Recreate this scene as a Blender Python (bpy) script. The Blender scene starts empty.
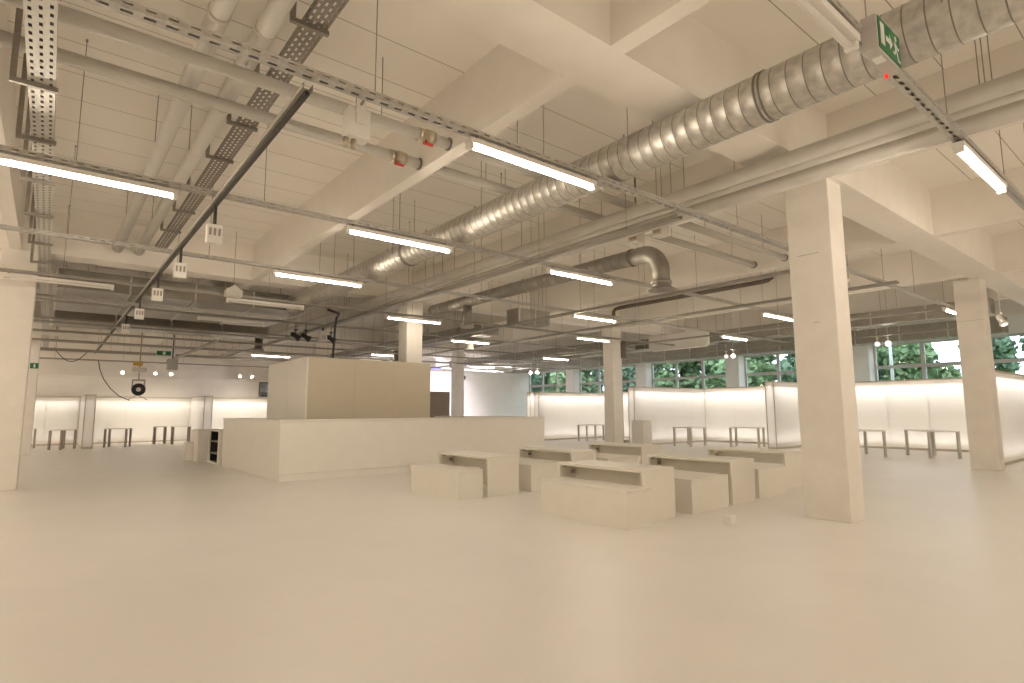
import bpy, bmesh, math, random
from mathutils import Vector, Matrix, Euler

# ------------------------------------------------------------------ camera, sky, exposure
SC = bpy.context.scene
COL = SC.collection
EYE = 1.45
F_PX, PITCH, YAW, ROLL = 572.6, 0.12005, 0.89184, -0.00433
cam_d = bpy.data.cameras.new('camera')
cam_d.sensor_fit = 'HORIZONTAL'
cam_d.sensor_width = 36.0
cam_d.lens = F_PX / 1024 * 36.0
cam_d.clip_start = 0.05
cam_d.clip_end = 400
cam = bpy.data.objects.new('camera', cam_d)
COL.objects.link(cam)
SC.camera = cam
_fh = Vector((math.cos(YAW), math.sin(YAW), 0))
_r = Vector((math.sin(YAW), -math.cos(YAW), 0))
_f = _fh * math.cos(PITCH) + Vector((0, 0, math.sin(PITCH)))
_d = _fh * math.sin(PITCH) - Vector((0, 0, math.cos(PITCH)))
_cx = _r * math.cos(ROLL) - _d * math.sin(ROLL)
_cd = _r * math.sin(ROLL) + _d * math.cos(ROLL)
cam.matrix_world = Matrix(((_cx.x, -_cd.x, -_f.x, 0), (_cx.y, -_cd.y, -_f.y, 0), (_cx.z, -_cd.z, -_f.z, EYE), (0, 0, 0, 1)))

TUBE_W = 86.0        # emission strength of the fluorescent tubes
PANEL_W = 5.2       # watts per metre of the tubes inside the light walls
SKY_W = 4.2
WARM = (1.0, 0.80, 0.56)
WARM2 = (1.0, 0.955, 0.92)
SC.view_settings.view_transform = 'Standard'
SC.view_settings.look = 'None'
SC.view_settings.gamma = 1.0
SC.view_settings.use_curve_mapping = False
SC.view_settings.exposure = 0.06
SC.cycles.max_bounces = 12
SC.cycles.diffuse_bounces = 9
SC.cycles.glossy_bounces = 3
SC.cycles.transmission_bounces = 4
SC.cycles.transparent_max_bounces = 8
SC.cycles.sample_clamp_indirect = 10.0

world = bpy.data.worlds.new('sky')
SC.world = world
world.use_nodes = True
_wn = world.node_tree
_bg = _wn.nodes['Background']
_bg.inputs['Color'].default_value = (0.78, 0.87, 1.0, 1)
_bg.inputs['Strength'].default_value = SKY_W

# ------------------------------------------------------------------ materials
def srgb(r, g, b):
    def c(v):
        v /= 255
        return v / 12.92 if v <= 0.04045 else ((v + 0.055) / 1.055) ** 2.4
    return (c(r), c(g), c(b), 1)

def mat(name, color, rough=0.6, metal=0.0, noise=0.0, scale=8.0, bump=0.0, spec=0.5):
    m = bpy.data.materials.new(name)
    m.use_nodes = True
    nt = m.node_tree
    b = nt.nodes['Principled BSDF']
    b.inputs['Base Color'].default_value = color
    b.inputs['Roughness'].default_value = rough
    b.inputs['Metallic'].default_value = metal
    b.inputs['Specular IOR Level'].default_value = spec
    if noise or bump:
        tc = nt.nodes.new('ShaderNodeTexCoord')
        n = nt.nodes.new('ShaderNodeTexNoise')
        n.inputs['Scale'].default_value = scale
        n.inputs['Detail'].default_value = 6
        nt.links.new(tc.outputs['Object'], n.inputs['Vector'])
        if noise:
            r = nt.nodes.new('ShaderNodeValToRGB')
            r.color_ramp.elements[0].position = 0.3
            r.color_ramp.elements[1].position = 0.7
            r.color_ramp.elements[0].color = tuple(c * (1 - noise) for c in color[:3]) + (1,)
            r.color_ramp.elements[1].color = tuple(min(1, c * (1 + noise * .4)) for c in color[:3]) + (1,)
            nt.links.new(n.outputs['Fac'], r.inputs['Fac'])
            nt.links.new(r.outputs['Color'], b.inputs['Base Color'])
        if bump:
            bp = nt.nodes.new('ShaderNodeBump')
            bp.inputs['Strength'].default_value = bump
            bp.inputs['Distance'].default_value = 0.01
            nt.links.new(n.outputs['Fac'], bp.inputs['Height'])
            nt.links.new(bp.outputs['Normal'], b.inputs['Normal'])
    return m

def emit(name, color, strength):
    m = bpy.data.materials.new(name)
    m.use_nodes = True
    nt = m.node_tree
    nt.nodes.remove(nt.nodes['Principled BSDF'])
    e = nt.nodes.new('ShaderNodeEmission')
    e.inputs['Color'].default_value = tuple(color[:3]) + (1,)
    e.inputs['Strength'].default_value = strength
    nt.links.new(e.outputs[0], nt.nodes['Material Output'].inputs['Surface'])
    return m

def ceiling_mat():
    m = mat('ceiling_panels', (.86, .825, .77, 1), 0.8)
    nt = m.node_tree
    b = nt.nodes['Principled BSDF']
    tc = nt.nodes.new('ShaderNodeTexCoord')
    sp = nt.nodes.new('ShaderNodeSeparateXYZ')
    nt.links.new(tc.outputs['Object'], sp.inputs[0])
    ad = nt.nodes.new('ShaderNodeMath'); ad.operation = 'ADD'; ad.inputs[1].default_value = 100 * 0.725 - 4.639 + 0.006
    nt.links.new(sp.outputs['Y'], ad.inputs[0])
    mo = nt.nodes.new('ShaderNodeMath'); mo.operation = 'MODULO'; mo.inputs[1].default_value = 0.725
    nt.links.new(ad.outputs[0], mo.inputs[0])
    lt = nt.nodes.new('ShaderNodeMath'); lt.operation = 'LESS_THAN'; lt.inputs[1].default_value = 0.012
    nt.links.new(mo.outputs[0], lt.inputs[0])
    n = nt.nodes.new('ShaderNodeTexNoise'); n.inputs['Scale'].default_value = 1.3; n.inputs['Detail'].default_value = 5
    nt.links.new(tc.outputs['Object'], n.inputs['Vector'])
    r = nt.nodes.new('ShaderNodeValToRGB')
    r.color_ramp.elements[0].position = .3; r.color_ramp.elements[1].position = .7
    r.color_ramp.elements[0].color = (.875, .84, .785, 1); r.color_ramp.elements[1].color = (.90, .87, .815, 1)
    nt.links.new(n.outputs['Fac'], r.inputs['Fac'])
    mx = nt.nodes.new('ShaderNodeMix'); mx.data_type = 'RGBA'
    nt.links.new(lt.outputs[0], mx.inputs[0])
    nt.links.new(r.outputs['Color'], mx.inputs[6])
    mx.inputs[7].default_value = (.42, .37, .31, 1)
    nt.links.new(mx.outputs[2], b.inputs['Base Color'])
    return m

def floor_mat():
    m = mat('floor_epoxy', (0.78, 0.74, 0.70, 1), 0.3)
    nt = m.node_tree
    b = nt.nodes['Principled BSDF']
    tc = nt.nodes.new('ShaderNodeTexCoord')
    n = nt.nodes.new('ShaderNodeTexNoise'); n.inputs['Scale'].default_value = 0.7; n.inputs['Detail'].default_value = 8; n.inputs['Roughness'].default_value = .6
    nt.links.new(tc.outputs['Object'], n.inputs['Vector'])
    r = nt.nodes.new('ShaderNodeValToRGB')
    r.color_ramp.elements[0].position = .3; r.color_ramp.elements[1].position = .7
    r.color_ramp.elements[0].color = (.82, .795, .765, 1); r.color_ramp.elements[1].color = (.86, .835, .80, 1)
    nt.links.new(n.outputs['Fac'], r.inputs['Fac'])
    n3 = nt.nodes.new('ShaderNodeTexNoise'); n3.inputs['Scale'].default_value = 14; n3.inputs['Detail'].default_value = 4
    nt.links.new(tc.outputs['Object'], n3.inputs['Vector'])
    r3 = nt.nodes.new('ShaderNodeValToRGB')
    r3.color_ramp.elements[0].position = .76; r3.color_ramp.elements[1].position = .8
    nt.links.new(n3.outputs['Fac'], r3.inputs['Fac'])
    mx = nt.nodes.new('ShaderNodeMix'); mx.data_type = 'RGBA'
    nt.links.new(r3.outputs['Color'], mx.inputs[0])
    nt.links.new(r.outputs['Color'], mx.inputs[6])
    mx.inputs[7].default_value = (.66, .62, .57, 1)
    nt.links.new(mx.outputs[2], b.inputs['Base Color'])
    n2 = nt.nodes.new('ShaderNodeTexNoise'); n2.inputs['Scale'].default_value = 3; n2.inputs['Detail'].default_value = 6
    nt.links.new(tc.outputs['Object'], n2.inputs['Vector'])
    mr = nt.nodes.new('ShaderNodeMapRange')
    mr.inputs['To Min'].default_value = .28; mr.inputs['To Max'].default_value = .46
    nt.links.new(n2.outputs['Fac'], mr.inputs['Value'])
    nt.links.new(mr.outputs[0], b.inputs['Roughness'])
    bp = nt.nodes.new('ShaderNodeBump'); bp.inputs['Strength'].default_value = .08; bp.inputs['Distance'].default_value = .01
    nt.links.new(n2.outputs['Fac'], bp.inputs['Height'])
    nt.links.new(bp.outputs['Normal'], b.inputs['Normal'])
    return m

def diffuser_mat():
    m = bpy.data.materials.new('opal_sheet')
    m.use_nodes = True
    nt = m.node_tree
    nt.nodes.remove(nt.nodes['Principled BSDF'])
    t = nt.nodes.new('ShaderNodeBsdfTranslucent'); t.inputs['Color'].default_value = (.93, .91, .87, 1)
    d = nt.nodes.new('ShaderNodeBsdfDiffuse'); d.inputs['Color'].default_value = (.86, .84, .80, 1)
    mx = nt.nodes.new('ShaderNodeMixShader'); mx.inputs[0].default_value = .4
    nt.links.new(t.outputs[0], mx.inputs[1]); nt.links.new(d.outputs[0], mx.inputs[2])
    nt.links.new(mx.outputs[0], nt.nodes['Material Output'].inputs['Surface'])
    return m

def glass_mat():
    m = bpy.data.materials.new('window_glass')
    m.use_nodes = True
    nt = m.node_tree
    nt.nodes.remove(nt.nodes['Principled BSDF'])
    t = nt.nodes.new('ShaderNodeBsdfTransparent'); t.inputs['Color'].default_value = (.93, .96, .96, 1)
    g = nt.nodes.new('ShaderNodeBsdfGlossy'); g.inputs['Roughness'].default_value = .02
    fr = nt.nodes.new('ShaderNodeFresnel'); fr.inputs['IOR'].default_value = 1.45
    mx = nt.nodes.new('ShaderNodeMixShader')
    ge = nt.nodes.new('ShaderNodeNewGeometry')
    iv = nt.nodes.new('ShaderNodeMath'); iv.operation = 'SUBTRACT'; iv.inputs[0].default_value = 1.0
    ml = nt.nodes.new('ShaderNodeMath'); ml.operation = 'MULTIPLY'
    nt.links.new(ge.outputs['Backfacing'], iv.inputs[1])
    nt.links.new(fr.outputs[0], ml.inputs[0]); nt.links.new(iv.outputs[0], ml.inputs[1])
    nt.links.new(ml.outputs[0], mx.inputs[0]); nt.links.new(t.outputs[0], mx.inputs[1]); nt.links.new(g.outputs[0], mx.inputs[2])
    nt.links.new(mx.outputs[0], nt.nodes['Material Output'].inputs['Surface'])
    return m

def leaf_mat(name, c0, c1):
    m = mat(name, c0, .6)
    nt = m.node_tree
    b = nt.nodes['Principled BSDF']
    g = nt.nodes.new('ShaderNodeNewGeometry')
    r = nt.nodes.new('ShaderNodeValToRGB')
    r.color_ramp.elements[0].color = c0; r.color_ramp.elements[1].color = c1
    nt.links.new(g.outputs['Random Per Island'], r.inputs['Fac'])
    nt.links.new(r.outputs['Color'], b.inputs['Base Color'])
    return m

M = {
    'floor': floor_mat(), 'ceiling': ceiling_mat(),
    'plaster': mat('painted_plaster', (.86, .825, .77, 1), .75, noise=.035, scale=2.2, bump=.12),
    'column': mat('painted_concrete', (.86, .825, .77, 1), .7, noise=.05, scale=3.0, bump=.2),
    'white': mat('white_lacquer', (.85, .825, .77, 1), .42, noise=.02, scale=4),
    'cream': mat('cream_panel', (.60, .54, .425, 1), .38, noise=.02, scale=3),
    'furn': mat('white_furniture', (.85, .82, .75, 1), .38, noise=.02, scale=5),
    'frame': mat('light_wall_frame', (.60, .53, .45, 1), .5),
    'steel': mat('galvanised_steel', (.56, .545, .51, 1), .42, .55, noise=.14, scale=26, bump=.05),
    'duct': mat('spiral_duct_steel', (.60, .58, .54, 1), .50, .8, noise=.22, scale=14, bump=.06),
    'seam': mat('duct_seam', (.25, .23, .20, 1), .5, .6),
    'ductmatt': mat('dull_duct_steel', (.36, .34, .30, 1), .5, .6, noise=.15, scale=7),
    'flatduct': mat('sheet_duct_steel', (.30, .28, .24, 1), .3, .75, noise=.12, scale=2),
    'rod': mat('threaded_rod', (.33, .30, .26, 1), .5, .6),
    'dark': mat('dark_track', (.055, .05, .045, 1), .45, .2),
    'black': mat('black_plastic', (.018, .018, .02, 1), .5),
    'lagging': mat('pipe_lagging', (.64, .61, .56, 1), .55, noise=.05, scale=6),
    'pipe': mat('painted_pipe', (.60, .575, .53, 1), .5, noise=.06, scale=5),
    'pipedull': mat('dull_painted_pipe', (.50, .475, .43, 1), .55, noise=.06, scale=5),
    'brown': mat('dark_pipe', (.17, .135, .105, 1), .5, noise=.2, scale=9),
    'cap': mat('pipe_cap', (.18, .16, .14, 1), .6),
    'brass': mat('valve_body', (.52, .46, .36, 1), .35, .7),
    'red': mat('red_handle', (.45, .03, .02, 1), .4),
    'fixture': mat('fixture_white', (.82, .80, .76, 1), .4),
    'grey': mat('grey_plastic', (.42, .41, .39, 1), .5),
    'greyleg': mat('grey_leg', (.36, .31, .27, 1), .45, .2),
    'cabinet': mat('brown_grey_cabinet', (.20, .16, .13, 1), .5),
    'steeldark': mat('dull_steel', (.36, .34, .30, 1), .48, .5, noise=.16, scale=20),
    'tray': mat('perforated_tray', (.58, .565, .53, 1), .5, .2, noise=.08, scale=20),
    'traydark': mat('dull_tray', (.30, .275, .24, 1), .5, .5, noise=.15, scale=20),
    'green': mat('sign_green', (.012, .16, .055, 1), .4),
    'lime': mat('lime_plastic', (.42, .50, .02, 1), .5),
    'signwhite': mat('sign_white', (.82, .82, .78, 1), .5),
    'winframe': mat('window_frame', (.55, .52, .49, 1), .45),
    'darkglass': mat('dark_glass', (.02, .03, .055, 1), .08),
    'brownbox': mat('amber_box', (.45, .28, .06, 1), .5),
    'bark': mat('bark', (.10, .075, .055, 1), .9, noise=.3, scale=9),
    'grass': mat('grass', (.09, .16, .04, 1), .9, noise=.4, scale=3),
    'leafA': leaf_mat('leaf_green', (.13, .21, .095, 1), (.32, .43, .22, 1)),
    'leafB': leaf_mat('leaf_dark', (.07, .13, .075, 1), (.19, .28, .165, 1)),
    'opal': diffuser_mat(), 'glass': glass_mat(),
    'tube': emit('lit_tube', (1.0, .86, .69), TUBE_W),
    'tubefill': emit('lit_tube_fill', (1.0, .86, .69), TUBE_W * 1.35),  # stronger copy for the added unseen battens at left
    'tubeweak': emit('lit_tube_soft', (1.0, .86, .69), TUBE_W * .5),
    'lamp': emit('lit_lamp', (1.0, .93, .80), 40.0),
    'lampweak': emit('lit_lamp_weak', (1.0, .90, .80), 2.5),
    'bluelamp': emit('blue_lamp', (.25, .22, 1.0), 3.0),
    'redled': emit('red_led', (1.0, .03, .02), 1.5),
    'paper': mat('paper', (.86, .85, .82, 1), .8),
}

# ------------------------------------------------------------------ mesh helpers
class MB:
    """collects shapes into one bmesh, in world coordinates"""
    def __init__(self):
        self.bm = bmesh.new()
        self.mi = 0
    def box(self, x0, x1, y0, y1, z0, z1, bevel=0.0):
        vs = [self.bm.verts.new((x, y, z)) for x in (x0, x1) for y in (y0, y1) for z in (z0, z1)]
        fs = []
        for q in ((0, 1, 3, 2), (4, 6, 7, 5), (0, 4, 5, 1), (2, 3, 7, 6), (0, 2, 6, 4), (1, 5, 7, 3)):
            f = self.bm.faces.new([vs[i] for i in q]); f.material_index = self.mi; fs.append(f)
        if bevel:
            es = {e for f in fs for e in f.edges}
            bmesh.ops.bevel(self.bm, geom=list(es), offset=bevel, segments=2, affect='EDGES', profile=.5)
        return self
    def quad(self, *p):
        f = self.bm.faces.new([self.bm.verts.new(v) for v in p]); f.material_index = self.mi
        return self
    def ring(self, c, t, r, n, up=None):
        t = Vector(t).normalized()
        a = Vector(up) if up else (Vector((0, 0, 1)) if abs(t.z) < .9 else Vector((1, 0, 0)))
        u = t.cross(a).normalized(); w = u.cross(t).normalized()
        return [self.bm.verts.new(Vector(c) + (u * math.cos(2 * math.pi * k / n) + w * math.sin(2 * math.pi * k / n)) * r) for k in range(n)]
    def skin(self, rings, caps=True, mats=None):
        n = len(rings[0])
        for i in range(len(rings) - 1):
            for k in range(n):
                f = self.bm.faces.new((rings[i][k], rings[i][(k + 1) % n], rings[i + 1][(k + 1) % n], rings[i + 1][k]))
                f.smooth = True
                f.material_index = mats[i] if mats else self.mi
        if caps:
            f = self.bm.faces.new(list(reversed(rings[0]))); f.material_index = self.mi
            f = self.bm.faces.new(rings[-1]); f.material_index = self.mi
        return self
    def cyl(self, p, q, r, n=12, r2=None):
        t = Vector(q) - Vector(p)
        return self.skin([self.ring(p, t, r, n), self.ring(q, t, r if r2 is None else r2, n)])
    def tube(self, pts, r, n=10):
        pts = [Vector(p) for p in pts]
        rs = []
        up = None
        for i, p in enumerate(pts):
            t = (pts[min(i + 1, len(pts) - 1)] - pts[max(i - 1, 0)])
            rs.append(self.ring(p, t, r, n, up=(0.31, 0.17, .93)))
        return self.skin(rs)
    def lathe(self, p, d, prof, n=24, mats=None):
        """prof: (distance along d, radius)"""
        d = Vector(d).normalized()
        return self.skin([self.ring(Vector(p) + d * s, d, r, n) for s, r in prof], True, mats)
    def build(self, name, m, parent=None, loc=None, solid=0.0):
        me = bpy.data.meshes.new(name)
        base = Vector(loc) if loc is not None else (Vector(parent['_base']) if parent is not None else Vector((0, 0, 0)))
        bmesh.ops.translate(self.bm, verts=self.bm.verts, vec=-base)
        bmesh.ops.recalc_face_normals(self.bm, faces=self.bm.faces)
        self.bm.to_mesh(me); self.bm.free()
        for mm in (m if isinstance(m, (list, tuple)) else [m]):
            me.materials.append(M[mm])
        o = bpy.data.objects.new(name, me)
        COL.objects.link(o)
        if parent is not None:
            o.parent = parent
            o['_base'] = list(base)
        else:
            o.location = base
            o['_base'] = list(base)
        if solid:
            s = o.modifiers.new('sheet', 'SOLIDIFY'); s.thickness = solid; s.offset = 0
        return o

def tag(o, label=None, cat=None, group=None, kind=None):
    if label: o['label'] = label
    if cat: o['category'] = cat
    if group: o['group'] = group
    if kind: o['kind'] = kind
    return o

def thing(name, label, cat, base, group=None):
    o = bpy.data.objects.new(name, None)
    o.empty_display_size = .1
    COL.objects.link(o)
    o.location = base
    o['_base'] = list(base)
    return tag(o, label, cat, group)

def struct(name, mb, m, parent=None):
    o = mb.build(name, m, parent)
    if parent is None: o['kind'] = 'structure'
    return o

def dup(root, loc, rotz=None, label=None, group=None):
    r = root.copy(); COL.objects.link(r)
    r.location = loc
    if rotz is not None: r.rotation_euler = (0, 0, rotz)
    if label: r['label'] = label
    if group: r['group'] = group
    for ch in list(root.children):
        c = ch.copy(); COL.objects.link(c); c.parent = r
        for g in list(ch.children):
            d = g.copy(); COL.objects.link(d); d.parent = c
    return r

def perforated(mb, axis, a0, a1, b0, b1, z, pitch, slot, rows, rw, vertical=False):
    """a sheet from a0 to a1 along axis with real slots; b is the cross direction (or z when vertical)"""
    P = (lambda a, b: (a, b, z)) if axis == 'x' else (lambda a, b: (b, a, z))
    if vertical:
        P = (lambda a, b: (a, z, b)) if axis == 'x' else (lambda a, b: (z, a, b))
    w = b1 - b0
    cs = [b0 + w * (i + .5) / rows for i in range(rows)]
    n = int((a1 - a0) / pitch)
    # strips between slot rows, full length
    edges = [b0] + [v for c in cs for v in (c - rw / 2, c + rw / 2)] + [b1]
    for i in range(0, len(edges), 2):
        mb.quad(P(a0, edges[i]), P(a1, edges[i]), P(a1, edges[i + 1]), P(a0, edges[i + 1]))
    for i in range(1, len(edges) - 1, 2):
        off = (i // 2 % 2) * pitch * .5
        a = a0
        for k in range(n):
            s = a0 + pitch * k + (pitch - slot) * .5 + off
            e = s + slot
            if e > a1: break
            mb.quad(P(a, edges[i]), P(s, edges[i]), P(s, edges[i + 1]), P(a, edges[i + 1]))
            a = e
        mb.quad(P(a, edges[i]), P(a1, edges[i]), P(a1, edges[i + 1]), P(a, edges[i + 1]))

# ------------------------------------------------------------------ the shell
CEIL, BEAM = 5.48, 4.61
X0, X1, Y0, Y1 = -13.0, 26.7, -9.0, 34.0
struct('floor', MB().box(X0 - .2, X1 + .3, Y0 - .2, Y1 + .2, -.12, 0), 'floor')
struct('ceiling', MB().box(X0 - .2, X1 + .3, Y0 - .2, Y1 + .2, CEIL, CEIL + .15), 'ceiling')
struct('wall_left', MB().box(X0 - .2, X0, Y0, Y1, 0, CEIL), 'plaster')
struct('wall_near', MB().box(X0 - .2, X1 + .3, Y0 - .2, Y0, 0, CEIL), 'plaster')
struct('wall_far', MB().box(X0 - .2, 12.5, Y1, Y1 + .2, 0, CEIL).box(12.5, X1 + .3, 31.3, 31.5, 0, CEIL).box(12.3, 12.5, 31.3, Y1, 0, CEIL), 'plaster')
# main beams along X, secondary beams along Y
tn = 0
for y0, y1 in ((-8.2, -7.64), (3.08, 3.66), (14.47, 15.05), (25.8, 26.38)):
    tn += 1
    struct('trim_%d' % tn, MB().box(X0, X1, y0, y1, BEAM, CEIL), 'plaster')
for xc in (-.7, 3.7, 8.15, 12.55, 17.05, 21.4, 25.8):
    tn += 1
    mb = MB()
    for y0, y1 in ((-7.64, 3.08), (3.66, 14.47), (15.05, 25.8), (26.38, 31.3 if xc > 12.5 else Y1)):
        mb.box(xc - .09, xc + .09, y0, y1, BEAM, CEIL)
    struct('trim_%d' % tn, mb, 'plaster')

# window wall
PIERS = [3.55, 9.45, 15.2, 20.85, 26.6]
WB, WT, TR = .95, 4.12, 3.16
mb = MB().box(X1, X1 + .3, Y0, 3.2, 0, CEIL).box(X1, X1 + .3, 3.2, 31.5, 0, WB).box(X1, X1 + .3, 3.2, 31.5, WT, CEIL)
struct('wall_right', mb, 'plaster')
for y in PIERS:
    tn += 1
    struct('trim_%d' % tn, MB().box(26.25, X1 + .3, y - .36, y + .36, 0, BEAM, .01), 'plaster')
ends = [p for y in PIERS for p in (y - .36, y + .36)][1:] + [31.3]
for i in range(5):
    a, b = ends[2 * i], ends[2 * i + 1]
    root = thing('window_%d' % (i + 1), None, None, (26.85, (a + b) / 2, WB))
    root['kind'] = 'structure'
    fr = MB()
    x0, x1 = 26.80, 26.90
    fr.box(x0, x1, a, b, WB, WB + .09).box(x0, x1, a, b, WT - .09, WT).box(x0, x1, a, a + .09, WB + .09, WT - .09).box(x0, x1, b - .09, b, WB + .09, WT - .09)
    ms = [a + (b - a) * k / 3 for k in (1, 2)]
    for m_ in ms: fr.box(x0, x1, m_ - .07, m_ + .07, WB + .09, WT - .09)
    cols = [a + .09, ms[0] - .07, ms[0] + .07, ms[1] - .07, ms[1] + .07, b - .09]
    for k in range(3): fr.box(x0 + .01, x1 - .01, cols[2 * k], cols[2 * k + 1], TR - .07, TR + .07)
    fr.build('window_frame', 'winframe', root)
    pn = MB()
    for k in range(3):
        for z0, z1 in ((WB + .09, TR - .07), (TR + .07, WT - .09)):
            pn.box(26.845, 26.855, cols[2 * k], cols[2 * k + 1], z0, z1)
    pn.build('window_pane', 'glass', root)
struct('ground', MB().box(27.0, 75, -40, 80, -.3, -.1), 'grass')

# far-left bulkhead over the light walls, with its rail
tn += 1
struct('trim_%d' % tn, MB().box(-5.9, 12.3, 33.55, 34.0, 2.2, 3.15).box(-5.9, 12.3, 33.45, 33.55, 3.10, 3.2), 'plaster')
win = thing('window_6', None, None, (9.42, 33.55, 2.3)); win['kind'] = 'structure'
MB().box(9.05, 9.12, 33.50, 33.56, 2.27, 3.08).box(9.73, 9.80, 33.50, 33.56, 2.27, 3.08).box(9.12, 9.73, 33.50, 33.56, 2.27, 2.32).box(9.12, 9.73, 33.50, 33.56, 3.03, 3.08).box(9.12, 9.73, 33.51, 33.55, 2.50, 2.53).build('window_frame', 'dark', win)
MB().box(9.12, 9.73, 33.53, 33.545, 2.32, 3.03).build('window_pane', 'darkglass', win)

# ------------------------------------------------------------------ columns
def column(label, x0, x1, y0, y1):
    t = thing('concrete_column', label, 'column', ((x0 + x1) / 2, (y0 + y1) / 2, 0), 'square concrete columns')
    MB().box(x0, x1, y0, y1, 0, BEAM, .012).build('shaft', 'column', t)
    return t
c_big = column('thick white concrete column standing right of the white tables', 8.08, 8.53, 3.14, 3.72)
MB().box(8.072, 8.08, 3.30, 3.60, 3.58, 3.592).box(8.072, 8.08, 3.36, 3.44, 2.62, 2.635).build('plaster_crack', 'pipe', c_big)
c_rt = column('white concrete column at the right edge, in front of the light wall', 17.4, 17.9, 3.46, 4.01)
MB().box(17.392, 17.4, 3.47, 4.0, 3.58, 3.59).build('plaster_crack', 'pipe', c_rt)
column('white concrete column rising out of the boxy kiosk', 7.87, 8.38, 14.55, 15.05)
c2 = column('white concrete column with a pipe down its side, behind the rear table', 16.75, 17.25, 14.6, 15.1)
MB().tube([(17.34, 14.72, .02), (17.34, 14.72, 4.6)], .05, 12).build('downpipe', 'pipe', c2)
MB().box(17.20, 17.42, 14.50, 14.6, 3.45, 4.1, .02).build('junction_box', 'brown', c2)
MB().box(17.26, 17.42, 14.50, 14.64, 0.0, .32, .01).build('pipe_shoe', 'greyleg', c2)
column('white concrete column in front of the far bluish white wall', 17.0, 17.5, 25.85, 26.35)
column('white column cut by the left edge of the picture', -.90, -.345, 14.47, 15.03)
column('slim looking white column behind the one at the left edge', -.84, -.345, 25.82, 26.36)

# ------------------------------------------------------------------ light walls
def light_wall(label, axis, u0, u1, v0, v1, h, sides, step=1.25, power=1.0, group='backlit white partition walls'):
    """axis: direction it runs along; v0..v1 its thickness; sides: lit faces ('-','+')"""
    P = (lambda u, v, z: (u, v, z)) if axis == 'x' else (lambda u, v, z: (v, u, z))
    base = P((u0 + u1) / 2, (v0 + v1) / 2, 0)
    t = thing('light_wall', label, 'partition', base, group)
    def bx(mb, ua, ub, va, vb, za, zb):
        a = P(ua, va, za); b = P(ub, vb, zb)
        mb.box(min(a[0], b[0]), max(a[0], b[0]), min(a[1], b[1]), max(a[1], b[1]), za, zb)
    fr = MB()
    bx(fr, u0, u1, v0 - .012, v1 + .012, 0, .07)
    bx(fr, u0, u1, v0 - .012, v1 + .012, h - .05, h)
    fr.build('frame', 'frame', t)
    for uu in (u0 + .01, u1 - .01):
        MB().quad(P(uu, v0, .07), P(uu, v1, .07), P(uu, v1, h - .05), P(uu, v0, h - .05)).build('end_cap', 'opal', t)
    tr = MB()
    for ua, ub in ((u0 - .004, u0), (u1, u1 + .004)):
        for va, vb in ((v0 - .014, v0 + .025), (v1 - .025, v1 + .014)):
            bx(tr, ua, ub, va, vb, .0, h)
    tr.build('edge_strip', 'frame', t)
    n = max(1, round((u1 - u0 - .08) / step))
    w = (u1 - u0 - .08) / n
    for s in ('-', '+'):
        v = v0 if s == '-' else v1
        if s in sides:
            ms = MB()
            for k in range(1, n):
                uu = u0 + .04 + w * k
                vi = v + (.004 if s == '-' else -.004)
                bx(ms, uu - .007, uu + .007, min(v, vi), max(v, vi), .07, h - .05)
            if n > 1: ms.build('mullion', 'white', t)
            for k in range(n):
                ua, ub = u0 + .04 + w * k + .004, u0 + .04 + w * (k + 1) - .004
                MB().quad(P(ua, v, .07), P(ub, v, .07), P(ub, v, h - .05), P(ua, v, h - .05)).build('diffuser_panel', 'opal', t)
        else:
            bk = MB(); bx(bk, u0 + .04, u1 - .04, v - .006, v + .006, .07, h - .05)
            bk.build('back_board', 'white', t)
    for z, flip, pw in ((h - .09, 0, 1.0), (.11, 1, .42)):
        L = bpy.data.lights.new('strip_lamp', 'AREA')
        L.shape = 'RECTANGLE'; L.size = (u1 - u0) - .16; L.size_y = .16; L.spread = math.radians(110)
        L.energy = PANEL_W * power * pw * (u1 - u0)
        L.color = WARM2
        o = bpy.data.objects.new('strip_lamp', L)
        COL.objects.link(o); o.parent = t
        o.location = (0, 0, z)
        o.rotation_euler = (math.pi * flip, 0, 0 if axis == 'x' else math.pi / 2)
    return t
light_wall('backlit white partition at the right edge, running behind the right column', 'x', 18.9, 24.2, 3.72, 4.0, 2.45, '-+')
light_wall('long backlit white wall behind the column and tables at right', 'y', 4.02, 10.46, 24.2, 24.5, 2.5, '-')
light_wall('backlit white partition end standing just left of the thick column', 'x', 20.9, 24.5, 10.48, 10.80, 2.5, '-+')
light_wall('backlit white wall panels under the windows, between two partition ends, right of the grey box', 'y', 10.82, 15.2, 23.75, 24.05, 2.45, '-')
light_wall('backlit white partition meeting the wall corner right of the piped column', 'x', 18.7, 24.05, 15.22, 15.52, 2.42, '-+')
light_wall('backlit white wall hidden mostly behind the piped column', 'y', 15.54, 20.96, 23.75, 24.05, 2.42, '-')
light_wall('backlit white partition left of the piped column, beyond the counter end', 'x', 18.6, 24.05, 21.0, 21.3, 2.36, '-+')
light_wall('backlit white sliver of wall left of the partition beyond the counter end', 'x', 19.0, 23.7, 22.1, 22.35, 2.36, '-')
light_wall('backlit white wall at far left behind the left columns', 'x', -2.4, 1.16, 33.1, 33.4, 2.17, '-', power=.54)
light_wall('backlit white post-ended partition between the two far left booths', 'y', 28.9, 33.4, 1.18, 1.52, 2.17, '-+', power=.36)
light_wall('backlit white back wall of the far left booth, under the hanging stage lamp', 'x', 1.54, 5.68, 33.1, 33.4, 2.17, '-', power=.52)
light_wall('backlit white partition left of the counter, with a slim post end', 'y', 30.0, 33.4, 5.70, 6.05, 2.2, '-+', power=.46)
light_wall('backlit white wall seen over the counter, left of the kiosk', 'x', 6.07, 10.4, 33.1, 33.4, 2.17, '-', power=.6)

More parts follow.
